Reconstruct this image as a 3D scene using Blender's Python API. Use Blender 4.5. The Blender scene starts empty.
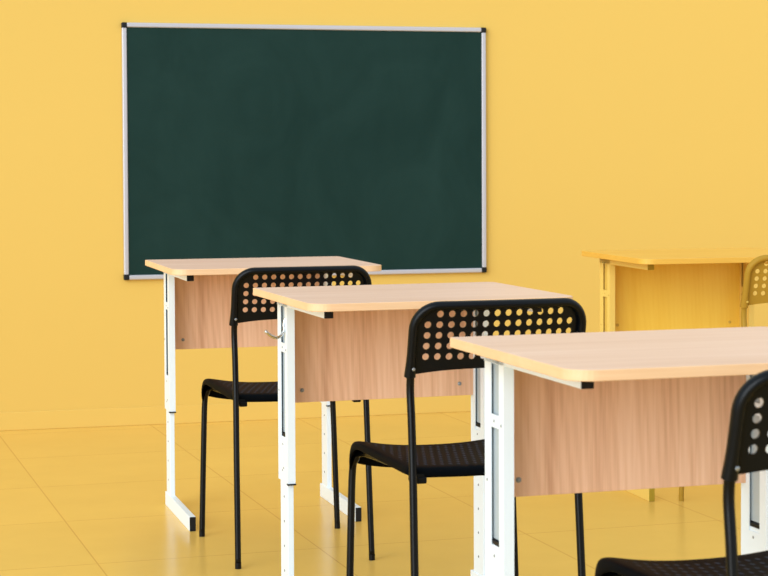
import bpy, bmesh, math
from mathutils import Vector, Matrix

sc = bpy.context.scene
COL = sc.collection
for k, v in (('view_transform', 'Standard'), ('look', 'None'), ('exposure', 0.0), ('gamma', 1.0)):
    setattr(sc.view_settings, k, v)
sc.view_settings.use_curve_mapping = False


# ------------------------------------------------------------------ materials
def srgb(r, g, b):
    f = lambda c: (c / 255 / 12.92) if c / 255 <= 0.04045 else ((c / 255 + 0.055) / 1.055) ** 2.4
    return (f(r), f(g), f(b), 1.0)


class NT:
    def __init__(self, name):
        self.m = bpy.data.materials.new(name)
        self.m.use_nodes = True
        self.t = self.m.node_tree
        self.b = self.t.nodes['Principled BSDF']

    def n(self, typ, **kw):
        o = self.t.nodes.new(typ)
        for k, v in kw.items():
            setattr(o, k, v)
        return o

    def l(self, a, b):
        self.t.links.new(a, b)

    def coord(self, scale=(1, 1, 1), loc=(0, 0, 0), rot=(0, 0, 0)):
        tc = self.n('ShaderNodeTexCoord')
        mp = self.n('ShaderNodeMapping')
        mp.inputs['Scale'].default_value = scale
        mp.inputs['Location'].default_value = loc
        mp.inputs['Rotation'].default_value = rot
        self.l(tc.outputs['Object'], mp.inputs['Vector'])
        return mp.outputs['Vector']

    def noise(self, vec, scale=1.0, detail=3.0, rough=0.5, dist=0.0):
        o = self.n('ShaderNodeTexNoise')
        o.inputs['Scale'].default_value = scale
        o.inputs['Detail'].default_value = detail
        o.inputs['Roughness'].default_value = rough
        o.inputs['Distortion'].default_value = dist
        self.l(vec, o.inputs['Vector'])
        return o.outputs['Fac']

    def math(self, op, a, b=None, c=None, clamp=False):
        o = self.n('ShaderNodeMath', operation=op, use_clamp=clamp)
        for i, x in enumerate((a, b, c)):
            if x is None:
                continue
            if isinstance(x, (int, float)):
                o.inputs[i].default_value = x
            else:
                self.l(x, o.inputs[i])
        return o.outputs[0]

    def ramp(self, fac, stops):
        o = self.n('ShaderNodeValToRGB')
        e = o.color_ramp.elements
        e[0].position, e[0].color = stops[0]
        e[1].position, e[1].color = stops[-1]
        for p, c in stops[1:-1]:
            x = e.new(p)
            x.color = c
        self.l(fac, o.inputs['Fac'])
        return o.outputs['Color']

    def mix(self, fac, a, b, mode='MIX'):
        o = self.n('ShaderNodeMix', data_type='RGBA', blend_type=mode)
        if isinstance(fac, (int, float)):
            o.inputs[0].default_value = fac
        else:
            self.l(fac, o.inputs[0])
        for i, x in ((6, a), (7, b)):
            if isinstance(x, tuple):
                o.inputs[i].default_value = x
            else:
                self.l(x, o.inputs[i])
        return o.outputs[2]

    def color(self, c):
        if isinstance(c, tuple):
            self.b.inputs['Base Color'].default_value = c
        else:
            self.l(c, self.b.inputs['Base Color'])

    def bump(self, h, strength=0.2, dist=0.002):
        o = self.n('ShaderNodeBump')
        o.inputs['Strength'].default_value = strength
        o.inputs['Distance'].default_value = dist
        self.l(h, o.inputs['Height'])
        self.l(o.outputs['Normal'], self.b.inputs['Normal'])

    def props(self, rough=0.5, spec=0.5, metal=0.0):
        self.b.inputs['Roughness'].default_value = rough
        self.b.inputs['Specular IOR Level'].default_value = spec
        self.b.inputs['Metallic'].default_value = metal
        return self.m


def shade(c, k):
    return (c[0] * k, c[1] * k, c[2] * k, 1)


def m_plain(name, c, rough=0.5, spec=0.5, metal=0.0, var=0.04):
    m = NT(name)
    f = m.noise(m.coord(), 60, 2)
    m.color(m.mix(f, shade(c, 1 - var), shade(c, 1 + var)))
    return m.props(rough, spec, metal)


def m_wall(name, c):
    m = NT(name)
    v = m.coord()
    big = m.noise(v, 0.35, 2)
    c2 = m.ramp(big, [(0.3, shade(c, 0.985)), (0.7, shade(c, 1.015))])
    fine = m.noise(v, 140, 3, 0.6)
    m.color(c2)
    m.bump(fine, 0.08, 0.001)
    return m.props(0.75, 0.15)


FLOOR_A = 0.045
FLOOR_LOC = (-(math.cos(FLOOR_A) * 1.132 + math.sin(FLOOR_A) * 4.898), -(-math.sin(FLOOR_A) * 1.132 + math.cos(FLOOR_A) * 4.898), 0)


def m_floor(name, c, gc):
    m = NT(name)
    br = m.n('ShaderNodeTexBrick', offset=0.0, squash=1.0)
    m.l(m.coord(loc=FLOOR_LOC, rot=(0, 0, -FLOOR_A)), br.inputs['Vector'])
    br.inputs['Color1'].default_value = shade(c, 0.985)
    br.inputs['Color2'].default_value = shade(c, 1.015)
    br.inputs['Mortar'].default_value = gc
    br.inputs['Scale'].default_value = 1.0
    br.inputs['Mortar Size'].default_value = 0.0022
    br.inputs['Mortar Smooth'].default_value = 0.3
    br.inputs['Bias'].default_value = 0.0
    br.inputs['Brick Width'].default_value = 0.6
    br.inputs['Row Height'].default_value = 0.6
    mott = m.noise(m.coord(scale=(1, 1, 1)), 3.5, 5, 0.6)
    m.color(m.mix(1.0, br.outputs['Color'], m.ramp(mott, [(0.3, (0.97, 0.97, 0.96, 1)), (0.7, (1.03, 1.03, 1.03, 1))]), 'MULTIPLY'))
    return m.props(0.22, 0.22)


def m_wood(name, light, mid, dark, axis, seed=0.0, strength=1.0, rough=0.42):
    """grain runs along axis ('x' or 'z')"""
    m = NT(name)
    s1, s2, s3 = ((2.2, 46, 46), (0.9, 9, 9), (7, 420, 420)) if axis == 'x' else ((60, 60, 1.2), (11, 11, 0.5), (260, 260, 7))
    a = m.noise(m.coord(s1, (seed, seed * 1.7, seed)), 1.0, 4, 0.6, 0.6)
    b = m.noise(m.coord(s2, (seed * 2, 3.1, seed)), 1.0, 3, 0.5, 1.0)
    f = m.noise(m.coord(s3, (0, seed, 0)), 1.0, 2, 0.6)
    # cathedral figure
    w = m.n('ShaderNodeTexWave', wave_type='RINGS', rings_direction='Y', wave_profile='SIN')
    sc3 = (0.35, 4.0, 4.0) if axis == 'x' else (3.6, 3.6, 0.45)
    m.l(m.coord(sc3, (seed * 0.37 + 0.45, 0.2, 0.62)), w.inputs['Vector'])
    w.inputs['Scale'].default_value = 6.5
    w.inputs['Distortion'].default_value = 2.2
    w.inputs['Detail'].default_value = 2.0
    w.inputs['Detail Scale'].default_value = 1.2
    g = m.math('ADD', m.math('MULTIPLY', a, 0.26), m.math('MULTIPLY', b, 0.46))
    g = m.math('ADD', g, m.math('MULTIPLY', w.outputs['Fac'], 0.06))
    g = m.math('ADD', g, m.math('MULTIPLY', f, 0.22))
    lo, hi = 0.5 - 0.17 / strength, 0.5 + 0.17 / strength
    m.color(m.ramp(g, [(lo, dark), (0.5, mid), (hi, light)]))
    m.bump(f, 0.06, 0.0006)
    return m.props(rough, 0.35)


def m_seat(name, c, c2):
    m = NT(name)
    tc = m.n('ShaderNodeTexCoord')
    sp = m.n('ShaderNodeSeparateXYZ')
    m.l(tc.outputs['Object'], sp.inputs[0])
    X, Y = sp.outputs['X'], sp.outputs['Y']
    cx = m.math('COSINE', m.math('MULTIPLY', X, 2 * math.pi / 0.0175))
    cy = m.math('COSINE', m.math('MULTIPLY', Y, 2 * math.pi / 0.058))
    p = m.math('MULTIPLY', cx, cy)
    p = m.math('MULTIPLY', p, m.math('MULTIPLY', cy, cy))
    h = m.math('MULTIPLY_ADD', p, 3.0, -0.6, clamp=True)
    # only on the flat part of the seat
    mx = m.math('LESS_THAN', m.math('ABSOLUTE', X), 0.165)
    my = m.math('LESS_THAN', m.math('ABSOLUTE', m.math('SUBTRACT', Y, 0.235)), 0.165)
    k = m.math('MULTIPLY', mx, my)
    h = m.math('MULTIPLY', h, k)
    m.color(m.mix(h, c, c2))  # paler dashes paint the lit rims of small seat holes
    m.bump(h, 1.0, 0.006)
    return m.props(0.6, 0.04)


def palette(kind):
    P = {}
    if kind == 'oak':
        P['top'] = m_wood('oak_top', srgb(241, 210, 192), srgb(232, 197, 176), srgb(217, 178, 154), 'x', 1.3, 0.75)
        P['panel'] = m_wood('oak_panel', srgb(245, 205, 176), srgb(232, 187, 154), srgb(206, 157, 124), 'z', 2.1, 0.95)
        P['edge'] = m_wood('oak_edge', srgb(246, 208, 168), srgb(240, 197, 152), srgb(230, 183, 136), 'x', 4.4, 0.6)
        P['metal'] = m_plain('white_powder_coat', srgb(233, 245, 254), 0.38, 0.5, 0, 0.01)
        P['black'] = m_plain('black_rubber', srgb(16, 17, 20), 0.55, 0.3)
        P['slot_shade'] = m_plain('grey_slot_shade', srgb(176, 186, 190), 0.5, 0.3)  # grey stands for the shade inside the column slots
        P['hole_shade'] = m_plain('grey_hole_shade', srgb(60, 66, 70), 0.8)
        P['bolt'] = m_plain('steel_bolt', srgb(150, 155, 160), 0.3, 0.5, 0.7)
        P['hook'] = m_plain('chromed_steel', srgb(205, 210, 212), 0.16, 0.5, 1.0)
        P['seat'] = m_seat('black_seat_plastic', srgb(4, 7, 11), srgb(54, 63, 78))
        P['plastic'] = m_plain('black_plastic', srgb(5, 9, 14), 0.30, 0.18)
        P['tube'] = m_plain('black_tube_paint', srgb(5, 6, 8), 0.22, 0.2)
    else:
        P['top'] = m_wood('yellow_top', srgb(240, 190, 88), srgb(235, 182, 80), srgb(228, 172, 72), 'x', 1.3, 0.7)
        P['panel'] = m_wood('yellow_panel', srgb(253, 216, 92), srgb(249, 208, 82), srgb(242, 197, 70), 'z', 2.1, 0.8)
        P['edge'] = m_wood('yellow_edge', srgb(236, 186, 82), srgb(230, 178, 74), srgb(222, 168, 66), 'x', 4.4, 0.6)
        P['metal'] = m_plain('yellow_powder_coat', srgb(236, 204, 108), 0.4, 0.3, 0, 0.01)
        P['black'] = m_plain('olive_rubber', srgb(166, 140, 42), 0.6, 0.2)
        P['slot_shade'] = m_plain('ochre_slot_shade', srgb(222, 186, 88), 0.5, 0.2)  # deeper yellow, slot shade put into the colour
        P['hole_shade'] = m_plain('ochre_hole_shade', srgb(190, 158, 60), 0.8, 0.2)
        P['bolt'] = m_plain('ochre_bolt', srgb(206, 172, 78), 0.4, 0.3)
        P['hook'] = P['bolt']
        P['seat'] = m_seat('olive_seat_plastic', srgb(150, 124, 36), srgb(172, 144, 52))
        P['plastic'] = m_plain('olive_plastic', srgb(168, 128, 42), 0.5, 0.12)
        P['tube'] = m_plain('olive_tube_paint', srgb(168, 130, 42), 0.4, 0.2)
    return P


# ------------------------------------------------------------------ mesh helpers
def link(name, bm, mats, parent=None, smooth=False, recalc=True):
    if recalc:
        bmesh.ops.recalc_face_normals(bm, faces=bm.faces)
    me = bpy.data.meshes.new(name)
    bm.to_mesh(me)
    bm.free()
    for mt in (mats if isinstance(mats, (list, tuple)) else [mats]):
        me.materials.append(mt)
    if smooth:
        for p in me.polygons:
            p.use_smooth = True
    o = bpy.data.objects.new(name, me)
    COL.objects.link(o)
    if parent:
        o.parent = parent
    return o


def box(bm, x0, x1, y0, y1, z0, z1, mi=0, bev=0.0):
    vs = [bm.verts.new((x, y, z)) for z in (z0, z1) for y in (y0, y1) for x in (x0, x1)]
    F = [bm.faces.new([vs[i] for i in q]) for q in ((0, 2, 3, 1), (4, 5, 7, 6), (0, 1, 5, 4), (2, 6, 7, 3), (0, 4, 6, 2), (1, 3, 7, 5))]
    for f in F:
        f.material_index = mi
    if bev:
        es = list({e for f in F for e in f.edges})
        bmesh.ops.bevel(bm, geom=es, offset=bev, segments=2, profile=0.5, affect='EDGES', clamp_overlap=True)


def disc(bm, c, axis, r, h, mi=0, seg=14):
    """short cylinder centred on c pointing along +axis for length h"""
    ax = Vector(axis).normalized()
    u = ax.orthogonal().normalized()
    w = ax.cross(u)
    c = Vector(c)
    r0 = [bm.verts.new(c + (u * math.cos(a) + w * math.sin(a)) * r) for a in [2 * math.pi * i / seg for i in range(seg)]]
    r1 = [bm.verts.new(v.co + ax * h) for v in r0]
    fs = [bm.faces.new(r0), bm.faces.new(r1[::-1])]
    for i in range(seg):
        j = (i + 1) % seg
        fs.append(bm.faces.new((r0[i], r0[j], r1[j], r1[i])))
    for f in fs:
        f.material_index = mi


def dome(bm, c, axis, r, h, mi=0, seg=14, rings=4):
    ax = Vector(axis).normalized()
    u = ax.orthogonal().normalized()
    w = ax.cross(u)
    c = Vector(c)
    prev = None
    for k in range(rings + 1):
        t = math.pi / 2 * k / rings
        rr, hh = r * math.cos(t), h * math.sin(t)
        if k == rings:
            ring = [bm.verts.new(c + ax * h)]
        else:
            ring = [bm.verts.new(c + ax * hh + (u * math.cos(a) + w * math.sin(a)) * rr) for a in [2 * math.pi * i / seg for i in range(seg)]]
        if prev is None:
            f = bm.faces.new(ring[::-1])
            f.material_index = mi
        elif len(ring) == 1:
            for i in range(seg):
                bm.faces.new((prev[i], prev[(i + 1) % seg], ring[0])).material_index = mi
        else:
            for i in range(seg):
                j = (i + 1) % seg
                bm.faces.new((prev[i], prev[j], ring[j], ring[i])).material_index = mi
        prev = ring


def spline(pts, n=6):
    pts = [Vector(p) for p in pts]
    out = []
    P = [pts[0] * 2 - pts[1]] + pts + [pts[-1] * 2 - pts[-2]]
    for i in range(1, len(P) - 2):
        for k in range(n):
            t = k / n
            a, b, c, d = P[i - 1], P[i], P[i + 1], P[i + 2]
            out.append(0.5 * ((2 * b) + (c - a) * t + (2 * a - 5 * b + 4 * c - d) * t * t + (3 * b - a - 3 * c + d) * t ** 3))
    out.append(pts[-1])
    return out


def sweep(bm, path, radii, seg=14, up=Vector((0, 1, 0)), mi=0, flat_ends=()):
    """radii: list of (in-plane half size, half size along up) or a number"""
    n = len(path)
    rings = []
    for i, p in enumerate(path):
        t = (path[min(i + 1, n - 1)] - path[max(i - 1, 0)]).normalized()
        if i == 0 and 0 in flat_ends:
            t = Vector((0, 0, 1)) * (1 if t.z > 0 else -1)
        b = up - t * up.dot(t)
        b.normalize()
        a = b.cross(t)
        ra, rb = radii[i] if isinstance(radii, list) else (radii, radii)
        rings.append([bm.verts.new(p + a * ra * math.cos(q) + b * rb * math.sin(q)) for q in [2 * math.pi * k / seg for k in range(seg)]])
    for r, s in zip(rings, rings[1:]):
        for k in range(seg):
            j = (k + 1) % seg
            bm.faces.new((r[k], r[j], s[j], s[k])).material_index = mi
    bm.faces.new(rings[0][::-1]).material_index = mi
    bm.faces.new(rings[-1]).material_index = mi


def rounded(x0, x1, y0, y1, rf, rb, n=8, rl=0.007):
    pts = []
    for cx, cy, r, a0 in ((x1 - rf, y0 + rf, rf, -90), (x1 - rb, y1 - rb, rb, 0), (x0 + rl, y1 - rl, rl, 90), (x0 + rf, y0 + rf, rf, 180)):
        for k in range(n + 1):
            a = math.radians(a0 + 90 * k / n)
            pts.append((cx + r * math.cos(a), cy + r * math.sin(a)))
    return pts


def empty(name, loc, rz, label, cat, group=None):
    o = bpy.data.objects.new(name, None)
    o.empty_display_size = 0.1
    COL.objects.link(o)
    o.location = loc
    o.rotation_euler = (0, 0, rz)
    o['label'] = label
    o['category'] = cat
    if group:
        o['group'] = group
    return o


# ------------------------------------------------------------------ school desk
WT, YF, DT, HT, TH = 0.6080, -0.0778, 0.538, 0.7475, 0.0168
U, UY0, UY1, TW, PZ, FB, FH, RZ = 0.5041, 0.3341, 0.4245, 0.0182, 0.476, 0.4313, 0.0413, 0.2959


def slotted_plate(bm, x0, x1, y0, y1, z0, z1, slots):
    """a thin plate in the y-z plane pierced by slots (ya, yb, za, zb)"""
    ys = sorted({y0, y1} | {s[0] for s in slots} | {s[1] for s in slots})
    zs = sorted({z0, z1} | {s[2] for s in slots} | {s[3] for s in slots})
    V = {}

    def v(i, j, k):
        if (i, j, k) not in V:
            V[i, j, k] = bm.verts.new(((x0, x1)[k], ys[i], zs[j]))
        return V[i, j, k]

    solid = {}
    for i in range(len(ys) - 1):
        for j in range(len(zs) - 1):
            ym, zm = (ys[i] + ys[i + 1]) / 2, (zs[j] + zs[j + 1]) / 2
            solid[i, j] = not any(a < ym < b and c < zm < d for a, b, c, d in slots)
    for (i, j), s in solid.items():
        if not s:
            continue
        for k in (0, 1):
            bm.faces.new((v(i, j, k), v(i + 1, j, k), v(i + 1, j + 1, k), v(i, j + 1, k)))
        for di, dj, e in ((-1, 0, ((i, j), (i, j + 1))), (1, 0, ((i + 1, j), (i + 1, j + 1))), (0, -1, ((i, j), (i + 1, j))), (0, 1, ((i, j + 1), (i + 1, j + 1)))):
            if not solid.get((i + di, j + dj), False):
                (a, b), (c, d) = e
                bm.faces.new((v(a, b, 0), v(c, d, 0), v(c, d, 1), v(a, b, 1)))


def make_desk(P, loc, rz, label, hook=False):
    root = empty('school_desk', loc, rz, label, 'desk', 'single school desks')
    top_under = HT - TH
    # tabletop with a slightly inset core, then its edge band
    for nm, ins, mt, par in (('tabletop', 0.0012, P['top'], root), ('edge_band', 0.0, P['edge'], None)):
        bm = bmesh.new()
        pts = rounded(-WT / 2 + ins, WT / 2 - ins, YF + ins, YF + DT - ins, 0.042, 0.018)
        if nm == 'tabletop':
            a = [bm.verts.new((x, y, top_under)) for x, y in pts]
            b = [bm.verts.new((x, y, HT)) for x, y in pts]
            bm.faces.new(a[::-1])
            bm.faces.new(b)
            for i in range(len(pts)):
                j = (i + 1) % len(pts)
                bm.faces.new((a[i], a[j], b[j], b[i]))
            tabletop = link(nm, bm, mt, root)
        else:
            prof = [(0.0012, HT), (0.0004, HT - 0.0004), (0.0, HT - 0.0012), (0.0, top_under + 0.0008), (0.0008, top_under)]
            rings = []
            for ins2, z in prof:
                q = rounded(-WT / 2 + ins2, WT / 2 - ins2, YF + ins2, YF + DT - ins2, 0.042 - ins2, 0.018 - ins2)
                rings.append([bm.verts.new((x, y, z)) for x, y in q])
            q = rounded(-WT / 2 + 0.0012, WT / 2 - 0.0012, YF + 0.0012, YF + DT - 0.0012, 0.0408, 0.0168)
            rings.append([bm.verts.new((x, y, top_under)) for x, y in q])
            n = len(q)
            for r, s in zip(rings, rings[1:]):
                for i in range(n):
                    j = (i + 1) % n
                    bm.faces.new((r[i], r[j], s[j], s[i]))
            link('edge_band', bm, mt, tabletop)
    # modesty panel between the far edges of the columns
    pin = U / 2 - TW
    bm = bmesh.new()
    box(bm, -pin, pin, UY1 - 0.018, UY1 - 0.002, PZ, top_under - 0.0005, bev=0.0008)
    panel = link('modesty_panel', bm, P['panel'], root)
    for sx in (-1, 1):
        bm = bmesh.new()
        disc(bm, (sx * (pin - 0.036), UY1 - 0.0178, PZ + 0.029), (0, -1, 0), 0.0048, 0.0014)
        dome(bm, (sx * (pin - 0.036), UY1 - 0.0192, PZ + 0.029), (0, -1, 0), 0.0036, 0.0020)
        link('bolt', bm, P['bolt'], panel, smooth=False)
    for s in (-1, 1):
        xo = s * U / 2                    # outer face
        xi = s * (U / 2 - TW)             # inner face
        w = 0.0016
        # ---- slotted outer column
        bm = bmesh.new()
        slots = [(UY0 + 0.023, UY0 + 0.061, 0.623, top_under - 0.022), (UY0 + 0.023, UY0 + 0.061, 0.394, 0.601)]
        slotted_plate(bm, xo, xo - s * w, UY0, UY1, RZ, top_under - 0.0003, slots)
        slotted_plate(bm, xi + s * w, xi, UY0, UY1, RZ, top_under - 0.0003, slots)
        a, b = sorted((xo - s * w, xi + s * w))
        box(bm, a, b, UY0, UY0 + w, RZ, top_under - 0.0003)
        box(bm, a, b, UY1 - w, UY1, RZ, top_under - 0.0003)
        c0, c1 = sorted((xo - s * 0.0062, xi + s * 0.0062))
        col = link('upper_leg', bm, P['metal'], root)
        bm = bmesh.new()
        box(bm, c0, c1, UY0 + 0.002, UY1 - 0.002, 0.4105, top_under - 0.001)  # added core behind the slots, coloured to read as their shade
        link('added_slot_back', bm, P['slot_shade'], col)
        for y, z in ((UY0 + 0.045, 0.612), (UY0 + 0.012, 0.608), (UY1 - 0.012, PZ + 0.032), (UY0 + 0.045, 0.384), (UY0 + 0.05, 0.322), (UY0 + 0.038, 0.328)):
            bm = bmesh.new()
            dome(bm, (xo, y, z), (s, 0, 0), 0.0028, 0.0014, 0, 10, 3)
            dome(bm, (xi, y, z), (-s, 0, 0), 0.0028, 0.0014, 0, 10, 3)
            link('screw', bm, P['bolt'], col)
        bm = bmesh.new()
        box(bm, min(xo, xi) - 0.001, max(xo, xi) + 0.001, UY0 - 0.0025, UY0 + 0.008, RZ - 0.0030, RZ + 0.0008)
        link('bushing', bm, P['black'], col)
        bm = bmesh.new()
        disc(bm, ((xo + xi) / 2 + s * 0.004, UY1, RZ + 0.012), (0, 1, 0), 0.0042, 0.007)
        link('locking_screw', bm, P['black'], col)
        # ---- telescoping inner tube with its row of holes, dark discs painting their shade
        bm = bmesh.new()
        xa, xb = sorted((xo - s * 0.0020, xi + s * 0.0020))
        ia, ib = UY0 + 0.010, UY1 - 0.012
        box(bm, xa, xb, ia, ib, FH - 0.001, 0.401, bev=0.001)
        z = 0.260
        while z > 0.07:
            for xx, d in ((xa, (-1, 0, 0)), (xb, (1, 0, 0))):
                disc(bm, (xx, (ia + ib) / 2, z), d, 0.0030, 0.0003, 1, 12)
            z -= 0.0585
        low = link('lower_leg', bm, [P['metal'], P['hole_shade']], root)
        bm = bmesh.new()
        box(bm, xa, xb, ia, ib, 0.4012, 0.4085, bev=0.001)
        link('plug', bm, P['black'], low)
        # ---- foot
        bm = bmesh.new()
        xa, xb = sorted((xo, xi))
        box(bm, xa, xb, 0.0, FB, 0.0, FH, bev=0.0012)
        foot = link('foot', bm, P['metal'], root)
        bm = bmesh.new()
        box(bm, xa + 0.0004, xb - 0.0004, -0.0035, 0.0004, 0.0006, FH - 0.0006, bev=0.001)
        link('end_cap', bm, P['black'], foot)
        # ---- rail under the top
        bm = bmesh.new()
        xa, xb = sorted((xo, xi - s * 0.002))
        box(bm, xa, xb, 0.012, UY1 + 0.004, top_under - 0.0220, top_under - 0.0004, bev=0.0008)
        rail = link('support_rail', bm, P['metal'], root)
        bm = bmesh.new()
        box(bm, xa + 0.0002, xb - 0.0002, 0.0085, 0.0126, top_under - 0.0218, top_under - 0.0008, bev=0.0008)
        link('end_cap', bm, P['black'], rail)
    if hook:
        bm = bmesh.new()
        x = -U / 2
        yc = UY0 + 0.022
        path = spline([(x + 0.002, yc, 0.682), (x - 0.002, yc, 0.668), (x - 0.003, yc - 0.004, 0.652), (x - 0.016, yc - 0.006, 0.638),
                       (x - 0.032, yc - 0.006, 0.641), (x - 0.046, yc - 0.006, 0.652)], 6)
        sweep(bm, path, 0.0036, 10)
        dome(bm, path[-1], (path[-1] - path[-2]), 0.0046, 0.0040)
        h = link('bag_hook', bm, P['hook'], root, smooth=True)
        h['label'] = 'bright steel bag hook'
    return root


# ------------------------------------------------------------------ perforated chair
def back_map(x, z):
    """shell of the backrest: leans back, bows back in the middle"""
    lean = 0.042 - (z - 0.641) * 0.24
    return Vector((x, lean - 0.026 * (1 - min(1, abs(x) / 0.188) ** 2), z))


def rim_path():
    pts = []
    hw, zt, r = 0.1775, 0.7665, 0.048
    for z in (0.625, 0.631, 0.638, 0.65, 0.67, 0.69, zt - r):
        pts.append((-hw, z))
    for k in range(1, 11):
        a = math.radians(180 - 9 * k)
        pts.append((-hw + r + r * math.cos(a), zt - r + r * math.sin(a)))
    for k in range(1, 12):
        pts.append((-(hw - r) * (1 - k / 12 * 1.0) + 0.0, zt + 0.0006 * math.sin(k / 12 * math.pi / 2)))
    L = pts + [(0.0, zt + 0.0006)]
    return L + [(-x, z) for x, z in reversed(pts)]


def make_chair(P, loc, rz, label):
    root = empty('perforated_chair', loc, rz, label, 'chair', 'perforated classroom chairs')
    # ---- backrest: thin pierced plate + rounded rim
    bm = bmesh.new()
    px, pz = 0.0229, 0.0213
    zr = [0.7495 - pz * k for k in range(5)]
    hr = 0.0067
    xs = [-0.1775] + [-7 * px + px * k for k in range(15)] + [0.1775]
    zs = [None, zr[4] - pz / 2, zr[3] - pz / 2, zr[2] - pz / 2, zr[1] - pz / 2, zr[0] - pz / 2, zr[0] + pz / 2, 0.7665]
    cache = {}

    def clampp(x, z):
        r, cx, cz = 0.048, 0.1775 - 0.048, 0.7665 - 0.048
        if abs(x) > cx and z > cz:
            d = math.hypot(abs(x) - cx, z - cz)
            if d > r:
                x, z = math.copysign(cx + (abs(x) - cx) * r / d, x), cz + (z - cz) * r / d
        return x, z

    def V(x, z, key=None):
        k = (round(x, 5), round(z, 5))
        if k not in cache:
            p = back_map(*clampp(x, z))
            cache[k] = bm.verts.new(p + Vector((0, 0.003, 0)))
        return cache[k]

    def lowz(x):
        return 0.628 + 0.011 * (1 - min(1, abs(x) / 0.172) ** 3)

    N = 20
    for i in range(len(xs) - 1):
        for j in range(len(zs) - 1):
            x0, x1 = xs[i], xs[i + 1]
            if j == 0:
                q = [V(x0, lowz(x0)), V(x1, lowz(x1)), V(x1, zs[1]), V(x0, zs[1])]
                bm.faces.new(q)
                continue
            z0, z1 = zs[j], zs[j + 1]
            row = 5 - j                       # 4 .. 0 for the pierced rows
            holed = 1 <= i <= 14 and 0 <= row <= 4 and not (row == 0 and i in (1, 14))
            if not holed:
                q = []
                for c in ((x0, z0), (x1, z0), (x1, z1), (x0, z1)):
                    v = V(*c)
                    if v not in q:
                        q.append(v)
                try:
                    bm.faces.new(q)
                except ValueError:
                    pass
                continue
            cx, cz = (x0 + x1) / 2, (z0 + z1) / 2
            corners = [V(x1, z0), V(x1, z1), V(x0, z1), V(x0, z0)]
            circ = []
            for k in range(N):
                a = math.radians(-45 + 360 * k / N)
                circ.append(bm.verts.new(back_map(cx + hr * math.cos(a), cz + hr * math.sin(a)) + Vector((0, 0.003, 0))))
            for side in range(4):
                c0, c1 = corners[side], corners[(side + 1) % 4]
                ks = [(side * N // 4 + k) % N for k in range(N // 4 + 1)]
                mid = len(ks) // 2
                for a in range(len(ks) - 1):
                    c = c0 if a < mid else c1
                    bm.faces.new((circ[ks[a]], c, circ[ks[a + 1]]))
                bm.faces.new((circ[ks[mid]], c0, c1))
    bmesh.ops.recalc_face_normals(bm, faces=bm.faces)
    # make every face look towards -y, then thicken
    tot = sum((f.normal.y * f.calc_area() for f in bm.faces))
    if tot > 0:
        bmesh.ops.reverse_faces(bm, faces=bm.faces)
    geom = bmesh.ops.extrude_face_region(bm, geom=list(bm.faces))
    for e in geom['geom']:
        if isinstance(e, bmesh.types.BMVert):
            e.co.y += 0.0035
    L = rim_path()
    path = [back_map(x, z) for x, z in L]
    rad = []
    for (x, z) in L:
        t = max(0.0, min(1.0, (0.66 - z) / 0.035))
        rad.append((0.0088 + 0.0030 * t, 0.0108 + 0.0006 * t))
    sweep(bm, path, rad, 16)
    back = link('backrest', bm, P['plastic'], root, smooth=True)
    md = back.modifiers.new('auto', 'EDGE_SPLIT')
    md.split_angle = math.radians(50)
    for s in (-1, 1):
        bm = bmesh.new()
        p = back_map(s * 0.1745, 0.641)
        disc(bm, p + Vector((0, -0.0095, -0.0005)), (0, -1, -0.1), 0.0034, 0.0025)
        dome(bm, p + Vector((0, -0.0118, -0.0008)), (0, -1, -0.1), 0.0034, 0.0012)
        r = link('rivet', bm, P['bolt'], back)
        r['label'] = 'shiny steel rivet'
    # ---- seat: moulded shell
    y0, y1 = 0.046, 0.452
    xp = []
    for f, d in ((1.0, 0.0175), (0.997, 0.011), (0.98, 0.0045), (0.95, 0.0015), (0.90, 0.0)):
        xp.append((-f, d))
    for k in range(1, 12):
        xp.append((-0.90 + 1.80 * k / 12, 0.0))
    xp += [(-f, d) for f, d in reversed(xp[:5])]
    yp = [(y0 + 0.002, 0.022), (y0, 0.012), (y0 + 0.003, 0.005), (y0 + 0.009, 0.0012), (y0 + 0.018, 0)]
    for k in range(1, 11):
        yp.append((y0 + 0.018 + (y1 - 0.045 - y0 - 0.018) * k / 10, 0))
    yp += [(y1 - 0.030, 0.0015), (y1 - 0.018, 0.005), (y1 - 0.008, 0.012), (y1 - 0.003, 0.022), (y1, 0.038), (y1 + 0.001, 0.057)]
    bm = bmesh.new()
    rows = []
    for y, dy in yp:
        t = (y - y0) / (y1 - y0)
        hw = 0.182 + (0.2005 - 0.182) * t
        row = []
        for f, dx in xp:
            x = f * hw
            yy = y
            # rounded plan corners
            r = 0.046 if t > 0.5 else 0.022
            cx = hw - r
            cy = (y1 - r) if t > 0.5 else (y0 + r)
            if abs(x) > cx and ((t > 0.5 and y > cy) or (t <= 0.5 and y < cy)):
                a = (abs(x) - cx) / r
                b = abs(y - cy) / r
                a2, b2 = a * math.sqrt(max(0, 1 - b * b / 2)), b * math.sqrt(max(0, 1 - a * a / 2))
                x = math.copysign(cx + a2 * r, x)
                yy = cy + b2 * r * (1 if t > 0.5 else -1)
            crown = 0.4455 + 0.0070 * min(1, t / 0.75)
            dip = (0.004 + 0.019 * min(1, t / 0.8)) * (1 - min(1, abs(f)) ** 2.5)
            k = min(1, max(0, (t - 0.84) / 0.13))
            k = k * k * (3 - 2 * k)
            ddx = dx * (1 + 2.6 * k) + 0.010 * k * max(0, (abs(f) - 0.78) / 0.22) ** 2
            z = crown - dip - math.sqrt(ddx * ddx + dy * dy)
            row.append(bm.verts.new((x, yy, z)))
        rows.append(row)
    for a, b in zip(rows, rows[1:]):
        for i in range(len(a) - 1):
            bm.faces.new((a[i], a[i + 1], b[i + 1], b[i]))
    seat = link('seat', bm, P['seat'], root, smooth=True)
    md = seat.modifiers.new('thick', 'SOLIDIFY')
    md.thickness = 0.004
    md.offset = -1
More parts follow.
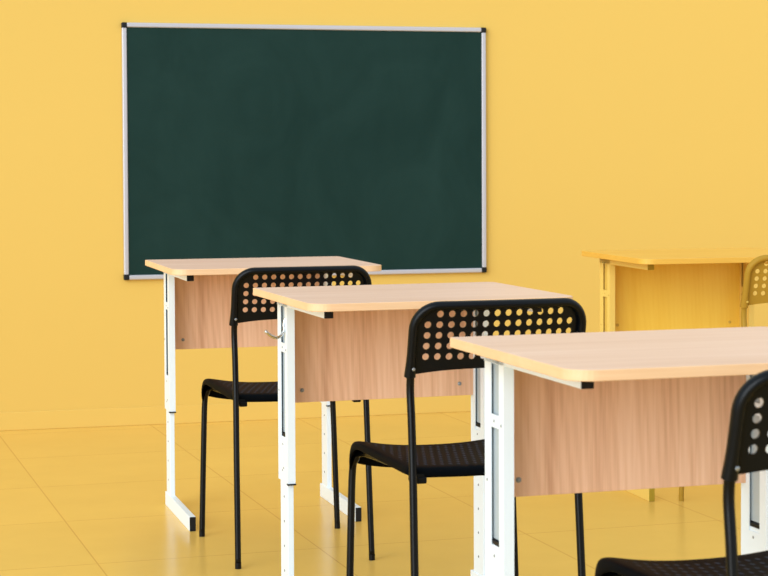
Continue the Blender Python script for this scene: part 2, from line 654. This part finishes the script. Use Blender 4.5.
    md = seat.modifiers.new('round', 'SUBSURF')
    md.levels = md.render_levels = 1
    # ---- legs
    rt = 0.0080
    for s in (-1, 1):
        bm = bmesh.new()
        pts = [(s * 0.1784, 0.0, 0.004), (s * 0.1772, 0.010, 0.12), (s * 0.1757, 0.024, 0.28), (s * 0.1740, 0.036, 0.43),
               (s * 0.1738, 0.044, 0.53), (s * 0.1745, 0.050, 0.595), (s * 0.1752, 0.045, 0.632), (s * 0.1765, 0.040, 0.655)]
        sweep(bm, spline(pts, 5), rt, 14)
        leg = link('leg', bm, P['tube'], root, smooth=True)
        leg['label'] = 'rear leg rising into the back post'
        bm = bmesh.new()
        disc(bm, (s * 0.1784, 0.0, 0.0), (0, 0, 1), 0.0083, 0.016)
        link('foot_glide', bm, P['tube'], leg)
        bm = bmesh.new()
        pts = [(s * 0.195, 0.4346, 0.004), (s * 0.1918, 0.436, 0.12), (s * 0.1872, 0.438, 0.28), (s * 0.1838, 0.438, 0.375),
               (s * 0.180, 0.428, 0.402), (s * 0.172, 0.395, 0.421), (s * 0.160, 0.22, 0.4262), (s * 0.156, 0.075, 0.4285)]
        sweep(bm, spline(pts, 6), rt, 14, up=Vector((s, 0.0, 0.0)))
        leg = link('leg', bm, P['tube'], root, smooth=True)
        leg['label'] = 'front leg bent back beneath the seat'
        bm = bmesh.new()
        disc(bm, (s * 0.195, 0.4346, 0.0), (0, 0, 1), 0.0083, 0.016)
        link('foot_glide', bm, P['tube'], leg)
        # bracket joining seat and rear leg
        bm = bmesh.new()
        box(bm, min(s * 0.176, s * 0.146), max(s * 0.176, s * 0.146), 0.047, 0.062, 0.416, 0.432, bev=0.002)
        box(bm, min(s * 0.163, s * 0.142), max(s * 0.163, s * 0.142), 0.044, 0.064, 0.411, 0.425, bev=0.003)
        br = link('seat_bracket', bm, P['plastic'], root)
        bm = bmesh.new()
        disc(bm, (s * 0.1655, 0.047, 0.424), (0, -1, 0), 0.004, 0.003)
        link('bolt', bm, P['plastic'], br)
    bm = bmesh.new()
    sweep(bm, [Vector((-0.160, 0.10, 0.4235)), Vector((0, 0.10, 0.4235)), Vector((0.160, 0.10, 0.4235))], 0.006, 10, up=Vector((0, 0, 1)))
    link('cross_rail', bm, P['tube'], root, smooth=True)
    return root


OAK = palette('oak')
YEL = palette('yellow')

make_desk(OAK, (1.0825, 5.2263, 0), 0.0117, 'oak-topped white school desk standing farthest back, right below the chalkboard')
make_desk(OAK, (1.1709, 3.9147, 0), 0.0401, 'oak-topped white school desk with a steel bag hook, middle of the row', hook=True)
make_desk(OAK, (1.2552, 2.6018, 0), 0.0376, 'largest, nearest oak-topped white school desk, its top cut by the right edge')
make_desk(YEL, (2.5083, 5.2785, 0), -0.0197, 'all-yellow school desk by itself at the right, against the yellow wall')
make_chair(OAK, (1.0528, 4.7130, 0), 0.0103, 'black perforated chair behind the farthest oak desk, below the chalkboard')
make_chair(OAK, (1.1767, 3.4833, 0), 0.0305, 'black perforated chair in the centre, between the middle and the nearest oak desk')
make_chair(OAK, (1.2678, 2.2456, 0), 0.0687, 'black perforated chair cut off by the lower right corner, nearest of the chairs')
make_chair(YEL, (2.55, 4.83, 0), 0.0, 'olive-yellow perforated chair at the yellow desk by the right edge')

# ------------------------------------------------------------------ chalkboard
W, BX, BZ, BH = 7.3859, 1.6709, 0.5783, 1.0118
board = empty('chalkboard', (BX, W, BZ), 0, 'large dark green chalkboard in a silver frame with black corners on the yellow wall', 'chalkboard')
mb = NT('green_board_enamel')
n1 = mb.noise(mb.coord((1.3, 1, 1.0)), 2.2, 5, 0.62, 1.4)
n2 = mb.noise(mb.coord((6, 1, 1.4), (2, 0, 1)), 1.0, 3, 0.6, 0.6)
g = mb.math('ADD', mb.math('MULTIPLY', n1, 0.65), mb.math('MULTIPLY', n2, 0.35))
mb.color(mb.ramp(g, [(0.32, (0.006, 0.0255, 0.0215, 1)), (0.68, (0.0115, 0.037, 0.032, 1))]))
M_board = mb.props(0.6, 0.12)
M_alu = m_plain('silver_frame_aluminium', srgb(192, 190, 197), 0.42, 0.5, 0.35, 0.01)
F = 0.0185
bm = bmesh.new()
box(bm, -0.75 + F * .6, 0.75 - F * .6, -0.014, -0.003, F * .6, BH - F * .6)
link('writing_surface', bm, M_board, board)
for nm, a in (('frame_rail', (-0.75 + F, 0.75 - F, -0.0195, -0.0005, 0.0, F)), ('frame_rail', (-0.75 + F, 0.75 - F, -0.0195, -0.0005, BH - F, BH)),
              ('frame_rail', (-0.75, -0.75 + F, -0.0195, -0.0005, F, BH - F)), ('frame_rail', (0.75 - F, 0.75, -0.0195, -0.0005, F, BH - F))):
    bm = bmesh.new()
    box(bm, *a, bev=0.004)
    link(nm, bm, M_alu, board)
for sx in (-1, 1):
    for z in (0, BH - 0.0215):
        bm = bmesh.new()
        a, b = sorted((sx * 0.7515, sx * (0.7515 - 0.0225)))
        box(bm, a, b, -0.0212, -0.0002, z - 0.0008 if z == 0 else z - 0.0002, z + 0.0222, bev=0.004)
        link('corner_cap', bm, OAK['black'], board)

# ------------------------------------------------------------------ room shell
M_wall = m_wall('yellow_wall_paint', (0.722, 0.474, 0.112, 1))
M_base = m_wall('yellow_baseboard_paint', (0.735, 0.483, 0.115, 1))
M_floor = m_floor('yellow_floor_tiles', (0.79, 0.495, 0.112, 1), (0.62, 0.345, 0.07, 1))


def structure(name, a, m, bev=0):
    bm = bmesh.new()
    box(bm, *a, bev=bev)
    o = link(name, bm, m)
    o['kind'] = 'structure'
    return o


structure('floor', (-6, 12, -4, W + 0.15, -0.12, 0.0), M_floor)
structure('wall_back', (-6, 12, W, W + 0.15, 0.0, 3.2), M_wall)
structure('baseboard_back', (-6, 12, W - 0.009, W, 0.0, 0.072), M_base, 0.002)

# ------------------------------------------------------------------ light: bright overcast room, big soft daylight from the left
w = bpy.data.worlds.new('daylight')
sc.world = w
w.use_nodes = True
bg = w.node_tree.nodes['Background']
bg.inputs['Color'].default_value = (0.86, 0.97, 1.06, 1)
bg.inputs['Strength'].default_value = 1.0
s = bpy.data.lights.new('window_daylight', 'SUN')
s.energy = 2.75
s.angle = math.radians(50)
s.color = (0.90, 0.96, 1.0)
so = bpy.data.objects.new('window_daylight', s)
COL.objects.link(so)
so.rotation_euler = Vector((-0.76, -0.62, 0.30)).to_track_quat('Z', 'Y').to_euler()

# ------------------------------------------------------------------ camera
cam = bpy.data.cameras.new('camera')
co = bpy.data.objects.new('camera', cam)
COL.objects.link(co)
FPX, CY = 1869.916, 224.8407
cam.sensor_fit = 'HORIZONTAL'
cam.sensor_width = 36.0
cam.lens = FPX / 768 * 36.0
cam.shift_y = -(288 - CY) / 768
cam.clip_end = 60
cam.dof.use_dof = True
cam.dof.focus_distance = 4.75
cam.dof.aperture_fstop = 13
yaw, pitch, roll = -0.2627, -0.0357, -0.0044


def rot(a, i, j):
    M = Matrix.Identity(3)
    c, s_ = math.cos(a), math.sin(a)
    M[i][i] = c; M[i][j] = s_; M[j][i] = -s_; M[j][j] = c
    return M


R = rot(roll, 0, 2) @ rot(pitch, 1, 2) @ rot(yaw, 0, 1)
right, fwd, up = R[0], R[1], R[2]
M = Matrix(((right[0], up[0], -fwd[0], 0), (right[1], up[1], -fwd[1], 0), (right[2], up[2], -fwd[2], 1.054), (0, 0, 0, 1)))
co.matrix_world = M
sc.camera = co
